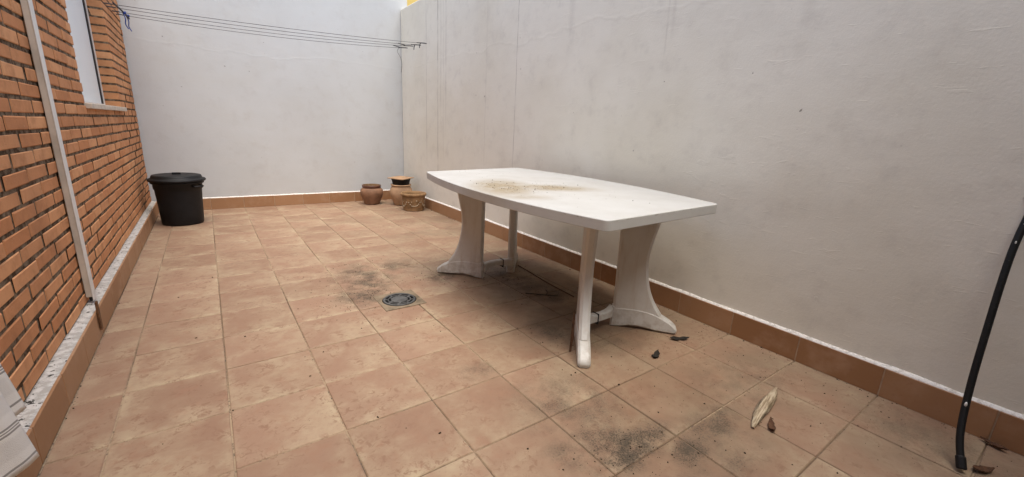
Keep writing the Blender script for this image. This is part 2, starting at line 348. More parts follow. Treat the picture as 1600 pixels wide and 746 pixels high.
# ------------------------------------------------------------------ ground and paving
bm = bmesh.new(); v = [bm.verts.new(c) for c in ((-400, -400, -0.06), (400, -400, -0.06), (400, 400, -0.06), (-400, 400, -0.06))]; bm.faces.new(v)
tag(obj('ground', bm, M['earth']), kind='structure')
bm = bmesh.new(); box(bm, -0.25, 2.80, -3.0, 4.75, -0.05, -0.0035)
floor = tag(obj('tiled_floor', bm, M['grout']), kind='structure')

def wall_x(y): return 2.640 + (y+1.0)*0.0075          # the side wall splays out slightly
XL = -0.1485; YB = 4.67
tile_cache = {}
def tile_mesh(w, d, mat='tile'):
    key = (round(w, 3), round(d, 3), mat)
    if key not in tile_cache:
        bm = bmesh.new(); t = 0.008; b = 0.0025
        lo = [bm.verts.new((sx*w/2, sy*d/2, -t)) for sx, sy in ((-1, -1), (1, -1), (1, 1), (-1, 1))]
        mi = [bm.verts.new((sx*w/2, sy*d/2, -b)) for sx, sy in ((-1, -1), (1, -1), (1, 1), (-1, 1))]
        hi = [bm.verts.new((sx*(w/2-b), sy*(d/2-b), 0)) for sx, sy in ((-1, -1), (1, -1), (1, 1), (-1, 1))]
        for a, c in ((lo, mi), (mi, hi)):
            for i in range(4): bm.faces.new((a[i], a[(i+1) % 4], c[(i+1) % 4], c[i]))
        bm.faces.new(hi)
        tile_cache[key] = mesh_from(bm, 'floor_tile', M[mat])
    return tile_cache[key]
J = 0.0045
xs = [XL] + [i*S for i in range(0, 8)] + [2.70]
rest = bmesh.new()
for j in range(-8, 15):
    y0, y1 = j*S, min((j+1)*S, YB+0.01)
    if y1-y0 < 0.02: continue
    for i in range(len(xs)-1):
        x0, x1 = xs[i], xs[i+1]
        w, d = x1-x0-J, y1-y0-J
        cx, cy = (x0+x1)/2, (y0+y1)/2
        vis = [project((x, y, 0)) for x in (x0, x1) for y in (y0, y1)]
        vis = any(q and -60 < q[0] < 1660 and -60 < q[1] < 806 for q in vis)
        if not vis:
            box(rest, x0+J/2, x1-J/2, y0+J/2, y1-J/2, -0.008, 0); continue
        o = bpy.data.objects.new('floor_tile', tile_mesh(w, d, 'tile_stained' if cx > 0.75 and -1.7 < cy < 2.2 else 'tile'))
        o.location = (cx, cy, random.uniform(-0.0008, 0.0008)); o.rotation_euler = (random.uniform(-.002, .002), random.uniform(-.002, .002), random.uniform(-.002, .002))
        link(o, floor)
tag(obj('floor_tile_remainder', rest, M['tile'], floor), kind='stuff')

# ------------------------------------------------------------------ brick wall of the house
BX = -0.20; PITCHY = 0.2545; CP = 0.0643; ZT = 1.089
OY0, OY1, OZ0, OZ1 = 2.285, 3.655, ZT+0.004, 2.35
WTOP = 2.65
bm = bmesh.new()
MX = BX-0.0045
box(bm, -0.55, MX, -3.2, OY0-0.0015, 0.0, WTOP); box(bm, -0.55, MX, OY1+0.0015, 4.67, 0.0, WTOP)
box(bm, -0.55, MX, OY0-0.0015, OY1+0.0015, 0.0, OZ0-0.016); box(bm, -0.55, MX, OY0-0.0015, OY1+0.0015, OZ1, WTOP)
box(bm, -0.56, -0.42, OY0, OY1, OZ0-0.02, OZ1)
wall = tag(obj('brick_wall', bm, M['mortar']), 'orange brick house wall with raked dark joints and a window', 'wall')
def brick_mesh(L, deep, seed):
    rnd = random.Random(seed); bm = bmesh.new(); h = CP-0.0145; b = 0.0032
    D = 0.115 if deep else 0.03
    def ring(x, ins):
        return [bm.verts.new((x, sy*(L/2-ins)+rnd.uniform(-.0013, .0013), sz*(h/2-ins)+rnd.uniform(-.0012, .0012))) for sy, sz in ((-1, -1), (1, -1), (1, 1), (-1, 1))]
    a = ring(-D, 0); c = ring(-b, 0); d = ring(0, b)
    for p_, q_ in ((a, c), (c, d)):
        for i in range(4):
            f = bm.faces.new((p_[i], p_[(i+1) % 4], q_[(i+1) % 4], q_[i]))
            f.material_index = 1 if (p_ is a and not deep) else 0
    bm.faces.new(d)
    me = mesh_from(bm, 'brick', M['brick']); me.materials.append(M['dark_side'])
    return me
bricks = []
for k in range(-20, 40):
    zt = ZT - CP*k
    zc = zt - (CP-0.0145)/2
    if zc < 0.15 or zc > WTOP-0.03: continue
    first = 1.036 if k % 2 == 0 else 0.909
    wob = random.uniform(-0.009, 0.009)
    n0 = math.floor((-3.1-first)/PITCHY)
    runs = [(-3.1, 4.665)]
    if OZ0-0.01 < zc < OZ1: runs = [(-3.1, OY0), (OY1, 4.665)]
    for lo_, hi_ in runs:
        seg = []
        for n in range(n0, 25):
            a = max(lo_, first+wob+n*PITCHY); b = min(hi_, first+wob+(n+1)*PITCHY-0.0175)
            if b-a > 0.004: seg.append([a, b])
        if len(seg) > 1 and seg[0][1]-seg[0][0] < 0.07: seg[1][0] = seg[0][0]; seg.pop(0)
        if len(seg) > 1 and seg[-1][1]-seg[-1][0] < 0.07: seg[-2][1] = seg[-1][1]; seg.pop()
        if seg and lo_ == OY1: seg[0][0] = OY1
        if seg and hi_ == OY0: seg[-1][1] = OY0
        for q_ in seg: bricks.append((q_[0], q_[1], zc, abs(q_[0]-OY1) < 1e-6 or abs(q_[1]-OY0) < 1e-6))
def area(bk):
    y0, y1, z, _ = bk
    q = [project((BX, y, zz)) for y in (y0, y1) for zz in (z-0.023, z+0.023)]
    if any(t is None for t in q): return 0
    x0, x1 = min(t[0] for t in q), max(t[0] for t in q); u0_, u1_ = min(t[1] for t in q), max(t[1] for t in q)
    cx = max(0, min(x1, 1600)-max(x0, 0)); cy = max(0, min(u1_, 746)-max(u0_, 0))
    return cx*cy
scored = sorted(bricks, key=area, reverse=True)
single = [b for b in scored[:300] if area(b) > 0]
bcache = {}
for i, (y0, y1, z, deep) in enumerate(single):
    key = (round((y1-y0)/(0.0005 if deep else 0.01)), deep, i % 5)
    if key not in bcache: bcache[key] = brick_mesh(y1-y0, deep, i)
    o = bpy.data.objects.new('brick', bcache[key])
    o.location = (BX+random.uniform(-.0025, .002), (y0+y1)/2, z+random.uniform(-.0015, .0015))
    o.rotation_euler = (random.uniform(-.006, .006), 0, random.uniform(-.008, .008)); link(o, wall)
bm = bmesh.new()
for (y0, y1, z, deep) in scored[len(single):]:
    h = (CP-0.0145)/2; j = random.uniform(-.0025, .002); zz = z+random.uniform(-.0015, .0015)
    n_f = len(bm.faces); box(bm, BX-(0.115 if deep else 0.03), BX+j, y0, y1, zz-h, zz+h); bm.faces.ensure_lookup_table()
    for f in bm.faces[n_f:]:
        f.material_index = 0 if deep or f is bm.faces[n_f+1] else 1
o = tag(obj('brick_remainder', bm, M['brick'], wall), kind='stuff'); o.data.materials.append(M['dark_side'])
# window in its brick reveal
WX = -0.292
bm = bmesh.new()
box(bm, WX-0.05, WX, OY1-0.028, OY1-0.001, OZ0+0.014, OZ1-0.002); box(bm, WX-0.05, WX, OY0+0.001, OY0+0.03, OZ0+0.014, OZ1-0.002)
box(bm, WX-0.049, WX-0.001, OY0+0.03, OY1-0.028, OZ0+0.014, OZ0+0.030); box(bm, WX-0.049, WX-0.001, OY0+0.03, OY1-0.028, OZ1-0.032, OZ1-0.002)
win = bevelled_mod(obj('window', bm, M['frame'], wall), 0.002)
bm = bmesh.new(); box(bm, WX-0.030, WX-0.012, OY0+0.032, OY1-0.080, OZ0+0.032, OZ1-0.036); obj('pane', bm, M['pane'], win)
bm = bmesh.new(); box(bm, WX-0.030, WX-0.006, OY1-0.0795, OY1-0.0295, OZ0+0.031, OZ1-0.035); obj('gasket', bm, M['gasket'], win)
bm = bmesh.new(); box(bm, WX-0.06, BX+0.030, OY0-0.015, OY1+0.085, ZT-0.016, ZT+0.0165)
sill = bevelled_mod(obj('window_sill', bm, M['stone'], win), 0.004)
# painted cement ledge behind the left skirting
bm = bmesh.new(); N = 260
pr = []
for i in range(N+1):
    y = -2.9 + (4.66+2.9)*i/N
    n1 = noise.noise(Vector((y*9, 0, 0)))
    pr.append([bm.verts.new(c) for c in ((XL-0.0028, y, 0.0), (XL-0.003, y, 0.1315), (XL-0.025, y, 0.1345+0.0012*n1), (BX+0.006, y, 0.1355+0.0015*n1), (BX-0.003, y, 0.1375+0.002*n1), (BX-0.0095, y, 0.05))])
for a, b in zip(pr, pr[1:]):
    for k in range(5): bm.faces.new((a[k], b[k], b[k+1], a[k+1])).material_index = 1 if k == 0 else 0
o = obj('cement_ledge', bm, M['ledge'], wall, smooth=True); o.data.materials.append(M['joint'])

# ------------------------------------------------------------------ rendered walls
RT = 2.575
def side_wall():
    bm = bmesh.new(); y0, y1 = -3.2, 4.672
    pts = [(wall_x(y0)+0.017, y0), (wall_x(y1)+0.017, y1), (wall_x(y1)+0.24, y1), (wall_x(y0)+0.24, y0)]
    lo = [bm.verts.new((x, y, 0)) for x, y in pts]; hi = [bm.verts.new((x, y, RT)) for x, y in pts]
    bm.faces.new(lo[::-1]); bm.faces.new(hi)
    for i in range(4): bm.faces.new((lo[i], lo[(i+1) % 4], hi[(i+1) % 4], hi[i]))
    return bm
side = bevelled_mod(tag(obj('rendered_wall', side_wall(), M['plaster_right']), 'long grimy off-white rendered wall behind the table', 'wall'), 0.012, 3)
bm = bmesh.new(); box(bm, -1.2, 2.80, YB+0.012, YB+0.25, 0, 3.45)
back = tag(obj('rendered_wall', bm, M['plaster_back']), 'tall bright white rendered end wall behind the dustbin and pots', 'wall')

def skirting_piece(parent, P0, P1, n, h=0.132, t=0.008):
    """one upright tile from P0 to P1 with outward normal n"""
    P0, P1, n = Vector(P0), Vector(P1), Vector(n); L = (P1-P0).length; d = (P1-P0)/L
    bm = bmesh.new(); b = 0.002
    def ring(off, ins):
        return [bm.verts.new(Vector((sx*(L/2-J/2-ins), 0, 0)) + Vector((0, off, h/2+sz*(h/2-ins)))) for sx, sz in ((-1, -1), (1, -1), (1, 1), (-1, 1))]
    a = ring(-t, 0); c = ring(-b, 0); e = ring(0, b)
    for p_, q_ in ((a, c), (c, e)):
        for i in range(4): bm.faces.new((p_[i], p_[(i+1) % 4], q_[(i+1) % 4], q_[i]))
    bm.faces.new(e); bm.faces.new(a)
    o = obj('skirting_tile', bm, M['skirt'], parent)
    o.matrix_world = Matrix(((d.x, n.x, 0, (P0.x+P1.x)/2), (d.y, n.y, 0, (P0.y+P1.y)/2), (0, 0, 1, 0.0005), (0, 0, 0, 1)))
    o.location += n*random.uniform(-.0012, .0008)
    return o
for j in range(-7, 15):
    y0, y1 = j*S, min((j+1)*S, YB-0.002)
    if y1-y0 < 0.03: y1 = y0
    if y1 > y0:
        skirting_piece(side, (wall_x(y1), y1, 0), (wall_x(y0), y0, 0), (-1, 0.0075, 0))
        skirting_piece(wall, (XL, y0, 0), (XL, y1, 0), (1, 0, 0))
for i in range(0, 9):
    x0, x1 = max(XL+0.002, (i-1)*S if i else XL+0.002), i*S
    if i == 8: x1 = min(x1, wall_x(YB)-0.01)
    if x1-x0 > 0.02: skirting_piece(back, (x1, YB, 0), (x0, YB, 0), (0, -1, 0))
skirting_piece(back, (wall_x(YB)-0.004, YB, 0), (8*S, YB, 0), (0, -1, 0))
def fillet(parent, fn, n_steps, depth, h=0.132):
    """rough painted bead along the top of a skirting; fn(t) -> point at the skirting face and outward normal"""
    bm = bmesh.new(); pr = []
    for i in range(n_steps+1):
        t = i/n_steps; P, nr = fn(t); P = Vector(P); nr = Vector(nr)
        q = t*n_steps*0.35
        n1 = noise.noise(Vector((q, 1, 0))); n2 = noise.noise(Vector((q*0.31, 7, 0)))
        f = lambda out, z: bm.verts.new(P + nr*out + Vector((0, 0, z)))
        pr.append([f(-0.0026, 0.0), f(-0.0026, h-0.002), f(-0.002+0.0015*n1, h+0.0012), f(-0.003+0.002*n1, h+0.004+0.002*n2), f(-depth*0.7, h+0.008+0.003*n1), f(-depth-0.001, h+0.014+0.006*n2+0.004*n1), f(-depth-0.004, h-0.05)])
    for a, b in zip(pr, pr[1:]):
        for k in range(6): bm.faces.new((a[k], b[k], b[k+1], a[k+1])).material_index = 1 if k == 0 else 0
    o = obj('painted_bead', bm, M['fillet'], parent, smooth=True); o.data.materials.append(M['joint']); return o
fillet(side, lambda t: ((wall_x(-2.8+t*7.46), -2.8+t*7.46, 0), (-1, 0.0075, 0)), 330, 0.017)
fillet(back, lambda t: ((XL+t*(2.68-XL), YB, 0), (0, -1, 0)), 120, 0.012)

# ------------------------------------------------------------------ surroundings the light needs
bm = bmesh.new(); box(bm, -4, 4.2, -3.35, -3.1, 0, 2.85)
house = tag(obj('house', bm, M['added_houseskin']), 'unseen rendered house front added to shade the camera end of the courtyard', 'house')  # added out of view behind the camera for its effect on the light
bm = bmesh.new(); box(bm, -4, 4.2, -3.1, -1.95, 2.62, 2.78); obj('added_canopy', bm, M['added_slabskin'], house)  # invented overhead slab, out of view, darkening the near floor and walls
bm = bmesh.new(); box(bm, 3.4, 11, 7.6, 15, 0, 5.2)
nb = empty('neighbour_house', (7, 11, 0)); tag(nb, 'sunny yellow house glimpsed above the side wall corner', 'house')
o = obj('wall', bm, M['yellow'], nb); o.matrix_parent_inverse = Matrix.Translation((-7, -11, 0))
bm = bmesh.new(); box(bm, 3.2, 11.2, 7.4, 15.2, 5.2, 5.4); o = obj('roof', bm, M['clay'], nb); o.matrix_parent_inverse = Matrix.Translation((-7, -11, 0))

# ------------------------------------------------------------------ table
TB = empty('garden_table', (2.036, 0.620, 0), -0.0066)
tag(TB, 'aged white plastic garden table with bowed sides and dirty top', 'table')
HW, HL, BOW, HT = 0.4025, 0.877, 0.107, 0.742
def outline(inset=0.0, n=26, rc=0.028):
    pts = []
    for i in range(n+1):
        t = -1+2*i/n; pts.append((HW+BOW*(1-t*t)-inset, t*(HL-inset)))
    pts += [(-x, -y) for x, y in pts]
    out = []                                            # round the four corners
    m = len(pts)
    for i, p_ in enumerate(pts):
        a, b = Vector(pts[i-1]), Vector(pts[(i+1) % m]); p_ = Vector(p_)
        d1, d2 = (a-p_), (b-p_)
        if d1.normalized().dot(d2.normalized()) > -0.85:
            r = rc
            q0, q1 = p_+d1.normalized()*r, p_+d2.normalized()*r
            for k in range(7):
                s_ = k/6; out.append(tuple(q0*(1-s_)**2 + p_*2*s_*(1-s_) + q1*s_*s_))
        else: out.append(tuple(p_))
    return out
bm = bmesh.new(); rings = []
for ins, z in ((0.030, -0.030), (0.012, -0.030), (0.012, -0.047), (0.003, -0.0475), (0.001, -0.045), (0.0, -0.0035), (0.001, -0.001), (0.0035, 0.0)):
    rings.append([bm.verts.new((x, y, z)) for x, y in outline(ins)])
for a, b in zip(rings, rings[1:]):
    for i in range(len(a)): bm.faces.new((a[i], a[(i+1) % len(a)], b[(i+1) % len(b)], b[i]))
bm.faces.new(rings[-1]); bm.faces.new(rings[0][::-1])
top = obj('table_top', bm, M['table_top'], TB)
top.location = (0, 0, HT); top.rotation_euler = (0.010, -0.022, 0)
TOE = (0.354, 0.780); INN = (0.122, 0.507)
DL = math.hypot(TOE[0]-INN[0], TOE[1]-INN[1])           # diagonal run of one leg
def leg_meshes():
    th = 0.027
    def extrude(prof, t, bev):
        bm = bmesh.new(); layers = []
        n = len(prof); cx = sum(p_[0] for p_ in prof)/n; cz = sum(p_[1] for p_ in prof)/n
        for off, ins in ((-t, bev), (-t+bev, 0), (t-bev, 0), (t, bev)):
            L = []
            for i, (u, z) in enumerate(prof):
                a = Vector(prof[i-1]); b = Vector(prof[(i+1) % n]); d = (b-a).normalized(); nr = Vector((-d.y, d.x))
                L.append(bm.verts.new((u+nr.x*ins, off, z+nr.y*ins)))
            layers.append(L)
        for a, b in zip(layers, layers[1:]):
            for i in range(n): bm.faces.new((a[i], a[(i+1) % n], b[(i+1) % n], b[i]))
        bm.faces.new(layers[0]); bm.faces.new(layers[-1][::-1])
        return bm
    H = HT-0.030
    curve = [(0.232, H), (0.205, 0.62), (0.178, 0.50), (0.168, 0.42), (0.172, 0.34), (0.190, 0.25), (0.222, 0.17), (0.268, 0.10)]
    cs = [tuple(p_)[:2] for p_ in spline([Vector((a, b, 0)) for a, b in curve], 5)]
    prof = [(0.006, 0.05), (0.268, 0.05)] + cs[::-1] + [(0.0, H)]
    panel = mesh_from(extrude(prof, th, 0.014), 'leg', M['table_leg'])
    foot_top = spline([Vector(c) for c in ((0.0, 0.118, 0), (0.12, 0.124, 0), (0.22, 0.112, 0), (0.30, 0.078, 0), (DL-0.012, 0.046, 0), (DL, 0.024, 0), (DL-0.004, 0.004, 0))], 5)
    bot = [(DL-0.02, 0.0), (0.25, 0.004), (0.15, 0.016), (0.10, 0.012), (0.05, 0.0), (-0.003, 0.0)]
    prof2 = [(p_.x, p_.y) for p_ in foot_top] + bot
    foot = mesh_from(extrude(prof2[::-1], th+0.003, 0.011), 'foot', M['table_leg'])
    bm = bmesh.new(); box(bm, 0.03, 0.20, -0.05, 0.05, H-0.035, H-0.012); cap = mesh_from(bm, 'bracket', M['table_leg'])
    return panel, foot, cap
panel, foot, cap = leg_meshes()
for sx in (-1, 1):
    for sy in (-1, 1):
        ang = math.atan2(sy*(TOE[1]-INN[1]), sx*(TOE[0]-INN[0]))
        lg = link(bpy.data.objects.new('leg', panel), TB); lg.location = (sx*INN[0], sy*INN[1], 0); lg.rotation_euler = (0, 0, ang)
        lg.location.z = 0.0
        link(bpy.data.objects.new('foot', foot), lg); link(bpy.data.objects.new('bracket', cap), lg)
for sy in (-1, 1):                                    # arched cross bars low between each pair of legs
    bm = bmesh.new(); pr = []
    for i in range(17):
        t = -1+2*i/16; x = t*(INN[0]+0.004); y = sy*(INN[1]-0.006+0.035*(1-t*t)); zl = 0.048+0.022*(1-t*t); zu = 0.112-0.004*(1-t*t)
        pr.append([bm.verts.new((x, y-0.02, zl)), bm.verts.new((x, y+0.02, zl)), bm.verts.new((x, y+0.02, zu-0.006)), bm.verts.new((x, y+0.014, zu)), bm.verts.new((x, y-0.014, zu)), bm.verts.new((x, y-0.02, zu-0.006))])
    for a, b in zip(pr, pr[1:]):
        for k in range(6): bm.faces.new((a[k], a[(k+1) % 6], b[(k+1) % 6], b[k]))
    bm.faces.new(pr[0]); bm.faces.new(pr[-1][::-1])
    cbar = obj('cross_bar', bm, M['table_leg'], TB)
    bm = bmesh.new(); xx = -0.035 if sy < 0 else 0.055
    yy = sy*(INN[1]-0.006+0.035*(1-(xx/0.126)**2)); box(bm, xx-0.003, xx+0.003, yy-0.0225, yy+0.0225, 0.052, 0.1125); obj('joint_ring', bm, M['gasket'], cbar)

# ------------------------------------------------------------------ dustbin
BN = empty('dustbin', (0.088, 3.985, 0.0)); tag(BN, 'black plastic round dustbin with lid in the far left corner', 'dustbin')
bm = bmesh.new()
lathe(bm, [(0.155, 0.0), (0.168, 0.004), (0.172, 0.014), (0.178, 0.12), (0.184, 0.25), (0.190, 0.345), (0.192, 0.352), (0.197, 0.356), (0.199, 0.405), (0.214, 0.410), (0.217, 0.428), (0.205, 0.430)], 64)
obj('bin_body', bm, M['black'], BN, smooth=True)
bm = bmesh.new()
lathe(bm, [(0.212, 0.431), (0.230, 0.432), (0.2335, 0.440), (0.231, 0.452), (0.219, 0.457), (0.205, 0.459), (0.202, 0.478), (0.196, 0.488), (0.178, 0.492), (0.165, 0.4875), (0.10, 0.491), (0.0, 0.495)], 64, closed_bottom=True, closed_top=False)
lid = obj('lid', bm, M['black'], BN, smooth=True)
bm = bmesh.new(); box(bm, -0.035, 0.035, -0.015, 0.015, 0.488, 0.512); bevelled_mod(obj('knob', bm, M['black'], lid), 0.005, 3)
for a0 in (math.radians(-38), math.radians(142)):
    bm = bmesh.new(); pts = []
    for i in range(13):
        t = -1+2*i/12; a = a0+t*0.27; R = 0.196+0.034*(1-t**6); pts.append((R*math.cos(a), R*math.sin(a), 0.385-0.002*(1-t*t)))
    tube(bm, pts, 0.009, 8); obj('handle', bm, M['black'], BN, smooth=True)

# ------------------------------------------------------------------ pots in the corner
P1 = empty('clay_pot', (2.135, 4.40, 0)); tag(P1, 'round-bellied brown clay pot with dark rim against the end wall', 'pot')
bm = bmesh.new(); lathe(bm, [(0.092, 0), (0.100, 0.004), (0.104, 0.02), (0.122, 0.07), (0.143, 0.12), (0.151, 0.16), (0.147, 0.19), (0.130, 0.215), (0.119, 0.222)], 56, wob=0.01, closed_top=False); obj('body', bm, M['clay'], P1, smooth=True)
bm = bmesh.new(); lathe(bm, [(0.118, 0.219), (0.121, 0.226), (0.120, 0.236), (0.124, 0.242), (0.124, 0.258), (0.119, 0.262), (0.112, 0.260)], 56, closed_bottom=False, closed_top=False); obj('rim', bm, M['clay_glaze'], P1, smooth=True)
bm = bmesh.new(); lathe(bm, [(0.112, 0.260), (0.110, 0.245), (0.112, 0.20), (0.105, 0.13), (0.09, 0.03), (0.02, 0.02)], 56, closed_bottom=False); obj('lining', bm, M['clay_ochre'], P1, smooth=True)
P2 = empty('clay_jar', (2.475, 4.20, 0)); tag(P2, 'pale clay jar with a square tile laid on its mouth', 'jar')
bm = bmesh.new(); lathe(bm, [(0.088, 0), (0.096, 0.004), (0.104, 0.03), (0.130, 0.085), (0.150, 0.14), (0.152, 0.18), (0.142, 0.225), (0.128, 0.25), (0.124, 0.262)], 56, wob=0.01, closed_top=False); obj('body', bm, M['clay_pale'], P2, smooth=True)
bm = bmesh.new(); lathe(bm, [(0.123, 0.259), (0.133, 0.264), (0.138, 0.273), (0.134, 0.283), (0.124, 0.284), (0.112, 0.278), (0.110, 0.24)], 56, closed_bottom=False, closed_top=True); obj('rim', bm, M['clay_pale'], P2, smooth=True)
bm = bmesh.new(); lathe(bm, [(0.100, 0.255), (0.104, 0.258), (0.122, 0.340), (0.126, 0.344), (0.127, 0.356), (0.122, 0.357), (0.112, 0.350), (0.095, 0.27)], 48, c=(0, 0, 0)); o = obj('plastic_pot', bm, M['black'], None, smooth=True, loc=(2.475, 4.20, 0)); tag(o, 'black plastic pot wedged in the mouth of the pale clay jar', 'pot')
bm = bmesh.new(); box(bm, -0.128, 0.128, -0.128, 0.128, 0, 0.010); o = bevelled_mod(obj('loose_tile', bm, M['clay_pale'], None, loc=(2.475, 4.20, 0.3575)), 0.002); o.rotation_euler = (0.012, -0.03, math.radians(31)); o.location.z += 0.006
tag(o, 'square beige tile resting on top of the black pot as a cover', 'tile')
P3 = empty('flower_pot', (2.478, 3.775, 0)); tag(P3, 'empty ochre flower pot with rolled rim and garland relief', 'pot')
bm = bmesh.new(); lathe(bm, [(0.118, 0), (0.127, 0.003), (0.130, 0.014), (0.127, 0.022), (0.130, 0.03), (0.150, 0.195)], 56, closed_top=False); obj('body', bm, M['clay_ochre'], P3, smooth=True)
bm = bmesh.new(); lathe(bm, [(0.149, 0.190), (0.157, 0.193), (0.163, 0.199), (0.166, 0.209), (0.164, 0.219), (0.158, 0.226), (0.150, 0.228), (0.141, 0.220), (0.136, 0.19), (0.120, 0.03), (0.01, 0.025)], 56, closed_bottom=False); obj('rim', bm, M['clay_ochre'], P3, smooth=True)
bm = bmesh.new()
for s_ in range(5):
    for i in range(9):
        t = -1+2*i/8; a = 2*math.pi*(s_+0.5)/5 + t*0.52; z = 0.062+0.055*t*t+random.uniform(-.006, .006); R = 0.130+0.12*(z-0.03)
        bmesh.ops.create_icosphere(bm, subdivisions=1, radius=random.uniform(.008, .013), matrix=Matrix.Translation((R*math.cos(a), R*math.sin(a), z)))
for i in range(14):
    a = 2*math.pi*i/14+0.1; z = 0.13+random.uniform(-.01, .01); R = 0.130+0.12*(z-0.03)
    bmesh.ops.create_icosphere(bm, subdivisions=1, radius=random.uniform(.006, .010), matrix=Matrix.Translation((R*math.cos(a), R*math.sin(a), z)))
tag(obj('garland', bm, M['slip'], P3, smooth=True), kind='stuff')

# ------------------------------------------------------------------ drain
DR = empty('floor_drain', (1.242, 1.022, 0.0)); tag(DR, 'square metal floor drain with a round slotted grate beside the table', 'drain')
def ringmesh(bm, r0_, r1_, z0, z1, a0=0, a1=2*math.pi, n=64):
    full = abs(a1-a0-2*math.pi) < 1e-6
    m = max(2, int(n*(a1-a0)/(2*math.pi))); q = []
    for i in range(m if full else m+1):
        a = a0+(a1-a0)*i/m; q.append([bm.verts.new((r*math.cos(a), r*math.sin(a), z)) for r, z in ((r0_, z0), (r1_, z0), (r1_, z1), (r0_, z1))])
    for i in range(m):
        A, B = q[i], q[(i+1) % len(q)]
        for k in range(4): bm.faces.new((A[k], A[(k+1) % 4], B[(k+1) % 4], B[k]))
    if not full: bm.faces.new(q[0]); bm.faces.new(q[-1][::-1])
bm = bmesh.new(); hs = 0.126; R = 0.1035; nn = 64; inn = []; outr = []
for i in range(nn):
    a = 2*math.pi*i/nn; c_, s_ = math.cos(a), math.sin(a); kf = hs/max(abs(c_), abs(s_))
    inn.append([bm.verts.new((R*c_, R*s_, z)) for z in (0.0008, 0.0042)]); outr.append([bm.verts.new((kf*c_, kf*s_, z)) for z in (0.0008, 0.0036)])
for i in range(nn):
    j = (i+1) % nn
    bm.faces.new((inn[i][1], outr[i][1], outr[j][1], inn[j][1])); bm.faces.new((outr[i][0], outr[j][0], outr[j][1], outr[i][1])); bm.faces.new((inn[i][0], inn[i][1], inn[j][1], inn[j][0]))
obj('frame', bm, M['drainframe'], DR)
bm = bmesh.new(); ringmesh(bm, 0.0, 0.1034, 0.0006, 0.0012); obj('pit_dark_disc', bm, M['pit_dark'], DR)  # flat black disc standing in for the shaded pit below the grate
bm = bmesh.new(); h0, h1 = 0.0016, 0.0075
ringmesh(bm, 0.0005, 0.051, h0, h1); ringmesh(bm, 0.0635, 0.0705, h0, h1); ringmesh(bm, 0.0855, 0.0985, h0, h1+0.001)
for rA, rB, cnt, ph in ((0.050, 0.0645, 6, 0.2), (0.0695, 0.0865, 8, 0.35)):
    for i in range(cnt):
        a = 2*math.pi*i/cnt+ph; wd = 0.006/((rA+rB)/2); ringmesh(bm, rA, rB, h0, h1-0.0008, a-wd, a+wd, 200)
bevelled_mod(obj('grate', bm, M['steel'], DR), 0.0012, 1)

# ------------------------------------------------------------------ cable trunking on the brick wall
TR = empty('cable_trunking', (BX, 1.36, 0.15)); tag(TR, 'cream vertical trunking strip fixed to the brick wall', 'trunking')
iv = Matrix.Translation((-BX, -1.36, -0.15))
bm = bmesh.new(); box(bm, BX+0.0025, -0.1745, 1.402, 1.452, 0.170, 2.62); o = bevelled_mod(obj('cover', bm, M['trunk'], TR), 0.003); o.matrix_parent_inverse = iv
bm = bmesh.new(); box(bm, -0.1743, -0.1710, 1.399, 1.455, 0.150, 2.62); o = bevelled_mod(obj('lid_strip', bm, M['white'], TR), 0.001, 2); o.matrix_parent_inverse = iv
bm = bmesh.new(); v = box(bm, -0.1465, -0.138, 1.266, 1.292, 0.042, 0.185); o = bevelled_mod(obj('wooden_batten', bm, M['wood'], TR), 0.002); o.matrix_parent_inverse = iv
bm = bmesh.new(); tube(bm, [(-0.186, 1.424, 0.19), (-0.185, 1.420, 0.165), (-0.180, 1.410, 0.148)], 0.007, 8); o = obj('cable', bm, M['gasket'], TR, smooth=True); o.matrix_parent_inverse = iv

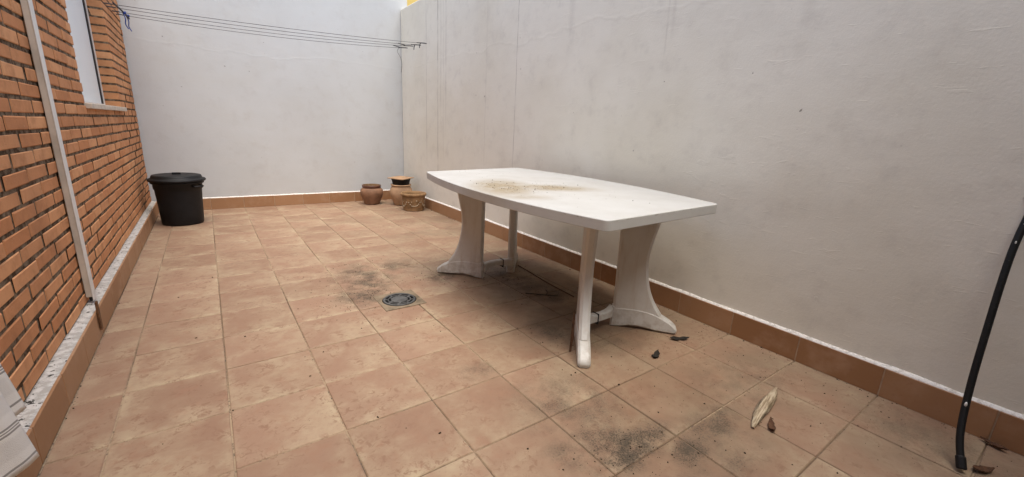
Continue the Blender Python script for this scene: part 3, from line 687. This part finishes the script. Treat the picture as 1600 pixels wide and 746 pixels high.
# ------------------------------------------------------------------ washing lines
LN = [(3.738, 1.927, 3.815, 2.040), (3.92, 1.935, 3.99, 2.042), (4.153, 1.943, 4.24, 2.062), (4.388, 1.958, 4.435, 2.064)]
names = ['washing line nearest the camera, highest of the four cords', 'second washing line from the front strung across the courtyard', 'third washing line from the front, tied with blue cord', 'rearmost washing line with a loose end dangling at the corner']
for i, (ya, za, yb, zb) in enumerate(LN):
    A = Vector((BX, ya, za)); B = Vector((wall_x(yb)+0.017, yb, zb))
    bm = bmesh.new(); pts = []
    for k in range(41):
        t = k/40; p_ = A.lerp(B, t); p_.z -= 0.035*4*t*(1-t)*(0.6+0.2*i); pts.append(p_)
    tube(bm, pts, 0.0022, 6)
    ln = tag(obj('washing_line', bm, M['cord']), names[i], 'clothesline', 'washing lines strung across the courtyard')
    bm = bmesh.new(); q = B+Vector((-0.11, 0, -0.004))
    tube(bm, spline([q+Vector((-.02, 0, 0)), q, B+Vector((-0.03, 0, 0.004)), B+Vector((0.004, 0, 0))], 4), 0.004, 6)
    if i < 2: tube(bm, [q+Vector((0.03, 0, 0.002)), q+Vector((0.018, 0, -0.03)), q+Vector((0.012, -0.01, -0.058))], 0.005, 6)
    else: tube(bm, [q+Vector((0.0, 0, 0.003)), q+Vector((-0.05, 0, 0.008)), q+Vector((-0.09, 0, 0.014))], 0.005, 6)
    obj('wall_hook', bm, M['iron'], ln)
    bm = bmesh.new(); tube(bm, [A+Vector((-0.01, 0, 0)), A+Vector((0.04, 0, 0.002)), A+Vector((0.055, 0, 0.0))], 0.005, 6); obj('wall_hook', bm, M['iron'], ln)
    if i >= 2:
        bm = bmesh.new(); xk = BX+0.075
        for c in range(4): tube(bm, spline([(xk+c*.006, ya, za+0.010), (xk+.004+c*.006, ya-.008, za), (xk+c*.006, ya, za-.010), (xk-.002+c*.006, ya+.008, za), (xk+c*.006, ya, za+.010)], 4), 0.003, 6)
        tube(bm, spline([(xk, ya, za), (xk+.012, ya-.01, za-.05), (xk+.006, ya, za-.095), (xk+.022, ya, za-.135)], 5), 0.0045, 6)
        obj('blue_tie', bm, M['blue'], ln)
    if i == 3:
        bm = bmesh.new(); tube(bm, spline([q, q+Vector((-.03, .01, -.05)), q+Vector((0.02, .03, -.12)), q+Vector((0.05, .06, -.20)), q+Vector((0.05, .09, -.30))], 6), 0.0022, 6); obj('loose_end', bm, M['cord'], ln)
bm = bmesh.new(); tube(bm, spline([(-0.135, 3.70, 1.932), (-0.128, 4.0, 1.945), (-0.118, 4.25, 1.948), (-0.112, 4.43, 1.940)], 6), 0.007, 8)
tag(obj('spreader_bar', bm, M['iron'], smooth=True), 'dark bar spreading the washing lines apart beside the brick wall', 'bar')

# ------------------------------------------------------------------ hose from the side wall
HO = empty('black_hose', (2.33, -1.294, 0)); tag(HO, 'black pipe coming out of the side wall and reaching the floor', 'hose')
iv = Matrix.Translation((-2.33, 1.294, 0))
path = spline([(2.676, -1.232, 0.905), (2.650, -1.228, 0.862), (2.590, -1.222, 0.700), (2.505, -1.233, 0.425), (2.440, -1.245, 0.235), (2.375, -1.262, 0.105), (2.325, -1.291, 0.018)], 8)
bm = bmesh.new(); tube(bm, path, 0.0104, 16); o = obj('pipe', bm, M['hose'], HO, smooth=True); o.matrix_parent_inverse = iv
bm = bmesh.new(); tube(bm, [path[-4], path[-1]+Vector((-.004, -.002, -.004))], 0.0135, 16); o = bevelled_mod(obj('end_cap', bm, M['black'], HO, smooth=False), 0.004, 2); o.matrix_parent_inverse = iv
bm = bmesh.new(); lathe(bm, [(0.03, 0), (0.026, 0.006), (0.018, 0.010), (0.012, 0.008)], 20, wob=0.3); o = obj('plaster_collar', bm, M['fillet'], HO, smooth=True); o.matrix_parent_inverse = iv
o.location = (2.656, -1.236, 0.905); o.rotation_euler = (0, -math.pi/2, 0)
for (k, s_) in ((14, 0.005), (34, 0.008), (11, 0.003)):
    p_ = path[k]; d = (CAM-p_).normalized(); t_ = (path[k+1]-path[k-1]).normalized(); d = (d-t_*d.dot(t_)).normalized()
    bm = bmesh.new(); bmesh.ops.create_icosphere(bm, subdivisions=2, radius=s_, matrix=Matrix.Translation(p_+d*0.0092) @ Matrix.Diagonal((0.6, 0.5, 1.3, 1)))
    o = obj('paint_fleck', bm, M['paint'], HO, smooth=True); o.matrix_parent_inverse = iv

# ------------------------------------------------------------------ towels on an airer
def towel(corner, edge, along, Hh, wid, mat, label, amp, ph):
    """corner = lower right corner, edge = side edge direction per metre of height, along = hem direction"""
    corner = Vector(corner); edge = Vector(edge); along = Vector(along).normalized(); nr = Vector((along.y, -along.x, 0))
    if nr.x < 0: nr = -nr
    bm = bmesh.new(); uvl = bm.loops.layers.uv.new('UVMap'); NU, NV = 44, 40; G = []
    for side_ in (0, 1):
        g = []
        for j in range(NV+1):
            z = Hh*j/NV; row = []
            for i in range(NU+1):
                s_ = wid*i/NU
                p_ = corner + edge*z + along*s_*(1-0.25*z/Hh)
                wv = amp*(math.sin(s_*26+ph+z*2.2)*0.6+math.sin(s_*47+1.3*ph-z*3)*0.3)*(1-0.55*z/Hh)*min(1, s_*14+0.35)
                p_ = p_ + nr*(wv + (0.0035 if side_ else 0)) + Vector((0, 0, 0.006*math.sin(s_*19+ph)*(1-z/Hh)))
                row.append((bm.verts.new(p_), s_, z))
            g.append(row)
        G.append(g)
    def face(vs):
        f = bm.faces.new([v_[0] for v_ in vs])
        for lp, v_ in zip(f.loops, vs): lp[uvl].uv = (v_[1], v_[2])
    for g in G:
        for j in range(NV):
            for i in range(NU): face((g[j][i], g[j][i+1], g[j+1][i+1], g[j+1][i]))
    A, B = G
    for i in range(NU): face((A[0][i], A[0][i+1], B[0][i+1], B[0][i])); face((A[NV][i], A[NV][i+1], B[NV][i+1], B[NV][i]))
    for j in range(NV): face((A[j][0], A[j+1][0], B[j+1][0], B[j][0])); face((A[j][NU], A[j+1][NU], B[j+1][NU], B[j][NU]))
    tw = tag(obj('towel', bm, mat, smooth=True), label, 'towel')
    return tw
towel((-0.083, 0.099, 0.172), (-0.083, -0.195, 1.0), (-0.37, -0.93, 0), 0.66, 0.42, towel_material(0.0), 'white striped towel hanging in front, lower of the two', 0.010, 0.4)
towel((-0.098, 0.150, 0.288), (-0.083, -0.20, 1.0), (-0.37, -0.93, 0), 0.545, 0.45, towel_material(0.012), 'white striped towel hanging behind, hem higher above the skirting', 0.008, 2.1)
AR = empty('clothes_airer', (-0.25, -0.25, 0)); tag(AR, 'folding clothes airer holding the two towels', 'airer')
iv = Matrix.Translation((0.25, 0.25, 0))
hd = Vector((-0.37, -0.93, 0)).normalized()
for base in (Vector((-0.139, -0.033, 0.836)), Vector((-0.145, 0.038, 0.838))):
    bm = bmesh.new(); tube(bm, [base-hd*0.03, base+hd*0.55], 0.006, 8); o = obj('rod', bm, M['white'], AR, smooth=True); o.matrix_parent_inverse = iv
e0 = Vector((-0.139, -0.033, 0.836))+hd*0.53; e1 = Vector((-0.145, 0.038, 0.838))+hd*0.53
for a, b in (((e0.x+0.10, e0.y-.02, 0.008), (e1.x, e1.y, 0.836)), ((e1.x+.05, e1.y+0.02, 0.008), (e0.x, e0.y, 0.836)), ((-0.10, -0.22, 0.008), (-0.205, -0.20, 0.834)), ((-0.13, -0.30, 0.008), (-0.205, -0.205, 0.834))):
    bm = bmesh.new(); tube(bm, [a, b], 0.008, 8); o = obj('leg', bm, M['white'], AR, smooth=True); o.matrix_parent_inverse = iv

# ------------------------------------------------------------------ litter on the paving
def leaf(name, mat, loc, rz, L, W, curl, label, cat, fold=0.3, lobes=0, group=None):
    bm = bmesh.new(); NU = 14; rows = []
    for i in range(NU+1):
        t = i/NU; w = W*math.sin(math.pi*min(1, t**0.8*0.98+0.015))**0.8
        if lobes: w *= 0.55+0.55*abs(math.sin(lobes*math.pi*t))
        zc = curl*(t-0.5)**2*4
        row = []
        for k in range(-3, 4):
            s_ = k/3; row.append((L*(t-0.5), w*s_ + 0.004*noise.noise(Vector((t*6, s_*2, L*50))), zc + fold*w*abs(s_)**1.5 + 0.003*noise.noise(Vector((t*9, s_*5, L*90))) + 0.004))
        rows.append(row)
    V = [[[bm.verts.new((x, y, max(0.001, z)+dz)) for x, y, z in r] for r in rows] for dz in (0, 0.0012)]
    for G in V:
        for i in range(NU):
            for k in range(6): bm.faces.new((G[i][k], G[i][k+1], G[i+1][k+1], G[i+1][k]))
    A, B = V
    for i in range(NU):
        for k in (0, 6): bm.faces.new((A[i][k], A[i+1][k], B[i+1][k], B[i][k]))
    for i in (0, NU):
        for k in range(6): bm.faces.new((A[i][k], A[i][k+1], B[i][k+1], B[i][k]))
    o = obj(name, bm, mat, smooth=True, loc=loc); o.rotation_euler = (0, 0, rz)
    return tag(o, label, cat, group)
# the dry husk
bm = bmesh.new()
A, B = Vector((1.932, -0.796, 0.008)), Vector((2.290, -0.722, 0.012)); d = (B-A).normalized(); sd_ = Vector((-d.y, d.x, 0)); L = (B-A).length
rings = []
for i in range(31):
    t = i/30; w = 0.004+0.0155*math.sin(math.pi*min(1, max(0, t*1.02)))**0.9*(1.0 if t < 0.6 else 1.05-0.25*(t-0.6))
    if t > 0.93: w *= 0.8
    ring = []
    for k in range(26):
        a = 2*math.pi*k/26; ridge = 1+0.20*math.cos(5*a+t*2.5)+0.10*math.cos(11*a)+0.12*noise.noise(Vector((t*7, math.cos(a)*1.5, math.sin(a)*1.5)))
        ring.append(bm.verts.new(A + d*(L*t) + sd_*(w*ridge*math.cos(a)+0.003*math.sin(t*5)) + Vector((0, 0, max(-0.007, w*0.36*ridge*math.sin(a)+w*0.25)))))
    rings.append(ring)
for a, b in zip(rings, rings[1:]):
    for k in range(26): bm.faces.new((a[k], a[(k+1) % 26], b[(k+1) % 26], b[k]))
bm.faces.new(rings[0][::-1]); bm.faces.new(rings[-1])
tag(obj('dry_husk', bm, M['husk'], smooth=True), 'long pale dried husk lying on the tiles right of the table', 'husk')
leaf('dead_leaf', M['leaf'], (2.005, -0.830, 0.001), 0.5, 0.080, 0.013, 0.014, 'brown dead leaf touching the pale dried husk', 'leaf', 0.12)
leaf('dead_leaf', M['leaf'], (2.395, -1.335, 0.001), -0.6, 0.075, 0.015, 0.012, 'brown dead leaf at the foot of the black pipe', 'leaf', 0.4)
leaf('dead_leaf', M['leaf'], (2.612, -1.335, 0.001), 1.3, 0.075, 0.012, 0.010, 'curled brown dead leaf against the skirting behind the black pipe', 'leaf', 0.7)
leaf('dead_leaf', M['blackleaf'], (2.077, -0.258, 0.001), 0.4, 0.085, 0.017, 0.008, 'larger black leaf scrap on the tile in front of the right table foot', 'leaf', 0.05, 2)
leaf('dead_leaf', M['blackleaf'], (2.336, -0.218, 0.001), -0.5, 0.110, 0.020, 0.008, 'black leaf scrap between the right table foot and the side wall', 'leaf', 0.1, 2)
o = leaf('dead_leaf', M['leaf'], (1.735, 0.055, 0.10), 0.0, 0.235, 0.0075, -0.022, 'long brown dead leaf leaning against the front table leg', 'leaf', 0.9)
o.rotation_euler = (0.3, math.radians(-72), math.radians(40)); o.location = (1.752, 0.012, 0.088)
bm = bmesh.new()
tube(bm, spline([(2.31, 1.23, 0.006), (2.275, 0.93, 0.005), (2.255, 0.757, 0.006), (2.244, 0.51, 0.005)], 6), 0.0035, 6)
tag(obj('twig', bm, M['leaf']), 'long thin dark twig on the floor beneath the table', 'twig')
bm = bmesh.new()
tube(bm, spline([(2.00, 0.72, 0.004), (2.06, 0.66, 0.005), (2.13, 0.60, 0.005), (2.17, 0.585, 0.004)], 5), 0.0028, 6); tube(bm, spline([(2.10, 0.625, 0.004), (2.14, 0.655, 0.006), (2.16, 0.70, 0.004)], 5), 0.002, 6)
tag(obj('twig', bm, M['blackleaf']), 'short forked black twig under the table', 'twig')
# crumbs of dirt
bm = bmesh.new(); rnd = random.Random(11)
def crumb(x, y, s_, z=0.0):
    a = rnd.uniform(0, 6.28); n = rnd.choice((4, 5, 6)); el = rnd.uniform(.45, 1)
    lo = []; hi = []
    for i in range(n):
        t = a+2*math.pi*i/n; r = s_*rnd.uniform(.6, 1.2); px, py = r*math.cos(t), r*math.sin(t)*el
        qx, qy = px*math.cos(a)-py*math.sin(a), px*math.sin(a)+py*math.cos(a)
        lo.append(bm.verts.new((x+qx, y+qy, z+0.0004))); hi.append(bm.verts.new((x+qx*.6, y+qy*.6, z+0.0006+s_*rnd.uniform(.3, .8))))
    for i in range(n): bm.faces.new((lo[i], lo[(i+1) % n], hi[(i+1) % n], hi[i]))
    bm.faces.new(hi)
CL = [(1.12, 1.35, .17, .32, 360), (1.06, 1.20, .13, .13, 240), (1.30, 1.62, .28, .2, 170), (1.68, 1.30, .16, .09, 140), (2.08, 1.19, .16, .08, 170), (2.13, 0.85, .12, .22, 230), (1.95, 0.95, .2, .2, 110), (1.8, 0.12, .14, .14, 80),
      (1.42, -0.57, .16, .08, 110), (1.60, -0.71, .14, .08, 90), (1.9, -0.6, .4, .3, 150), (2.35, -0.5, .25, .5, 170), (2.5, -1.1, .15, .3, 120), (2.2, -0.1, .3, .3, 90), (1.2, 0.1, 1.1, 1.4, 60), (0.7, 0.5, .7, 1.0, 26), (0.9, 3, 1.0, 1.2, 50)]
for cx, cy, sx, sy, n in CL:
    for _ in range(n):
        x, y = rnd.gauss(cx, sx), rnd.gauss(cy, sy)
        if not (XL+.02 < x < 2.61 and -2 < y < 4.6): continue
        if abs(x-1.242) < .13 and abs(y-1.022) < .13: continue
        crumb(x, y, min(0.005, 0.0010+rnd.expovariate(1/0.0009)))
for x_, y_, s_ in ((0.775, 0.01, .006), (0.93, -0.19, .007), (1.15, -0.42, .006), (0.62, 0.42, .006), (0.42, 0.95, .006), (0.71, .60, .005), (1.33, -0.46, .005), (1.62, -0.16, .006), (1.72, -0.33, .007), (0.30, 2.0, .008), (0.22, 1.05, .007)): crumb(x_, y_, s_)
for i in range(420):                                   # grit that gathers along the skirting
    y = rnd.uniform(-1.6, 4.5)
    if rnd.random() < .7: crumb(wall_x(y)-abs(rnd.gauss(0, .012))-.003, y, 0.0012+rnd.expovariate(1/0.0012))
    else: crumb(XL+abs(rnd.gauss(0, .01))+.003, y, 0.001+rnd.expovariate(1/0.001))
tag(obj('dirt_crumbs', bm, M['dirt']), 'fine dark crumbs of dirt scattered over the paving', kind='stuff')
# crumbs on the table top
bm = bmesh.new()
TM = Matrix.Translation((2.036, 0.620, 0)) @ Matrix.Rotation(-0.0066, 4, 'Z') @ Matrix.Translation((0, 0, HT)) @ Matrix.Rotation(-0.022, 4, 'Y') @ Matrix.Rotation(0.010, 4, 'X')
for cx, cy, sx, sy, n in ((-.30, .05, .10, .13, 170), (-.08, -.08, .13, .07, 120), (-.1, -.2, .2, .3, 45), (0, 0, .28, .6, 30)):
    for _ in range(n):
        x, y = rnd.gauss(cx, sx), rnd.gauss(cy, sy)
        if abs(x) < HW-.02 and abs(y) < HL-.04: crumb(x, y, min(.005, 0.0007+rnd.expovariate(1/0.0009)))
bm.transform(TM)
tag(obj('table_crumbs', bm, M['dirt']), 'dry dirt crumbs on the white table top', kind='stuff')
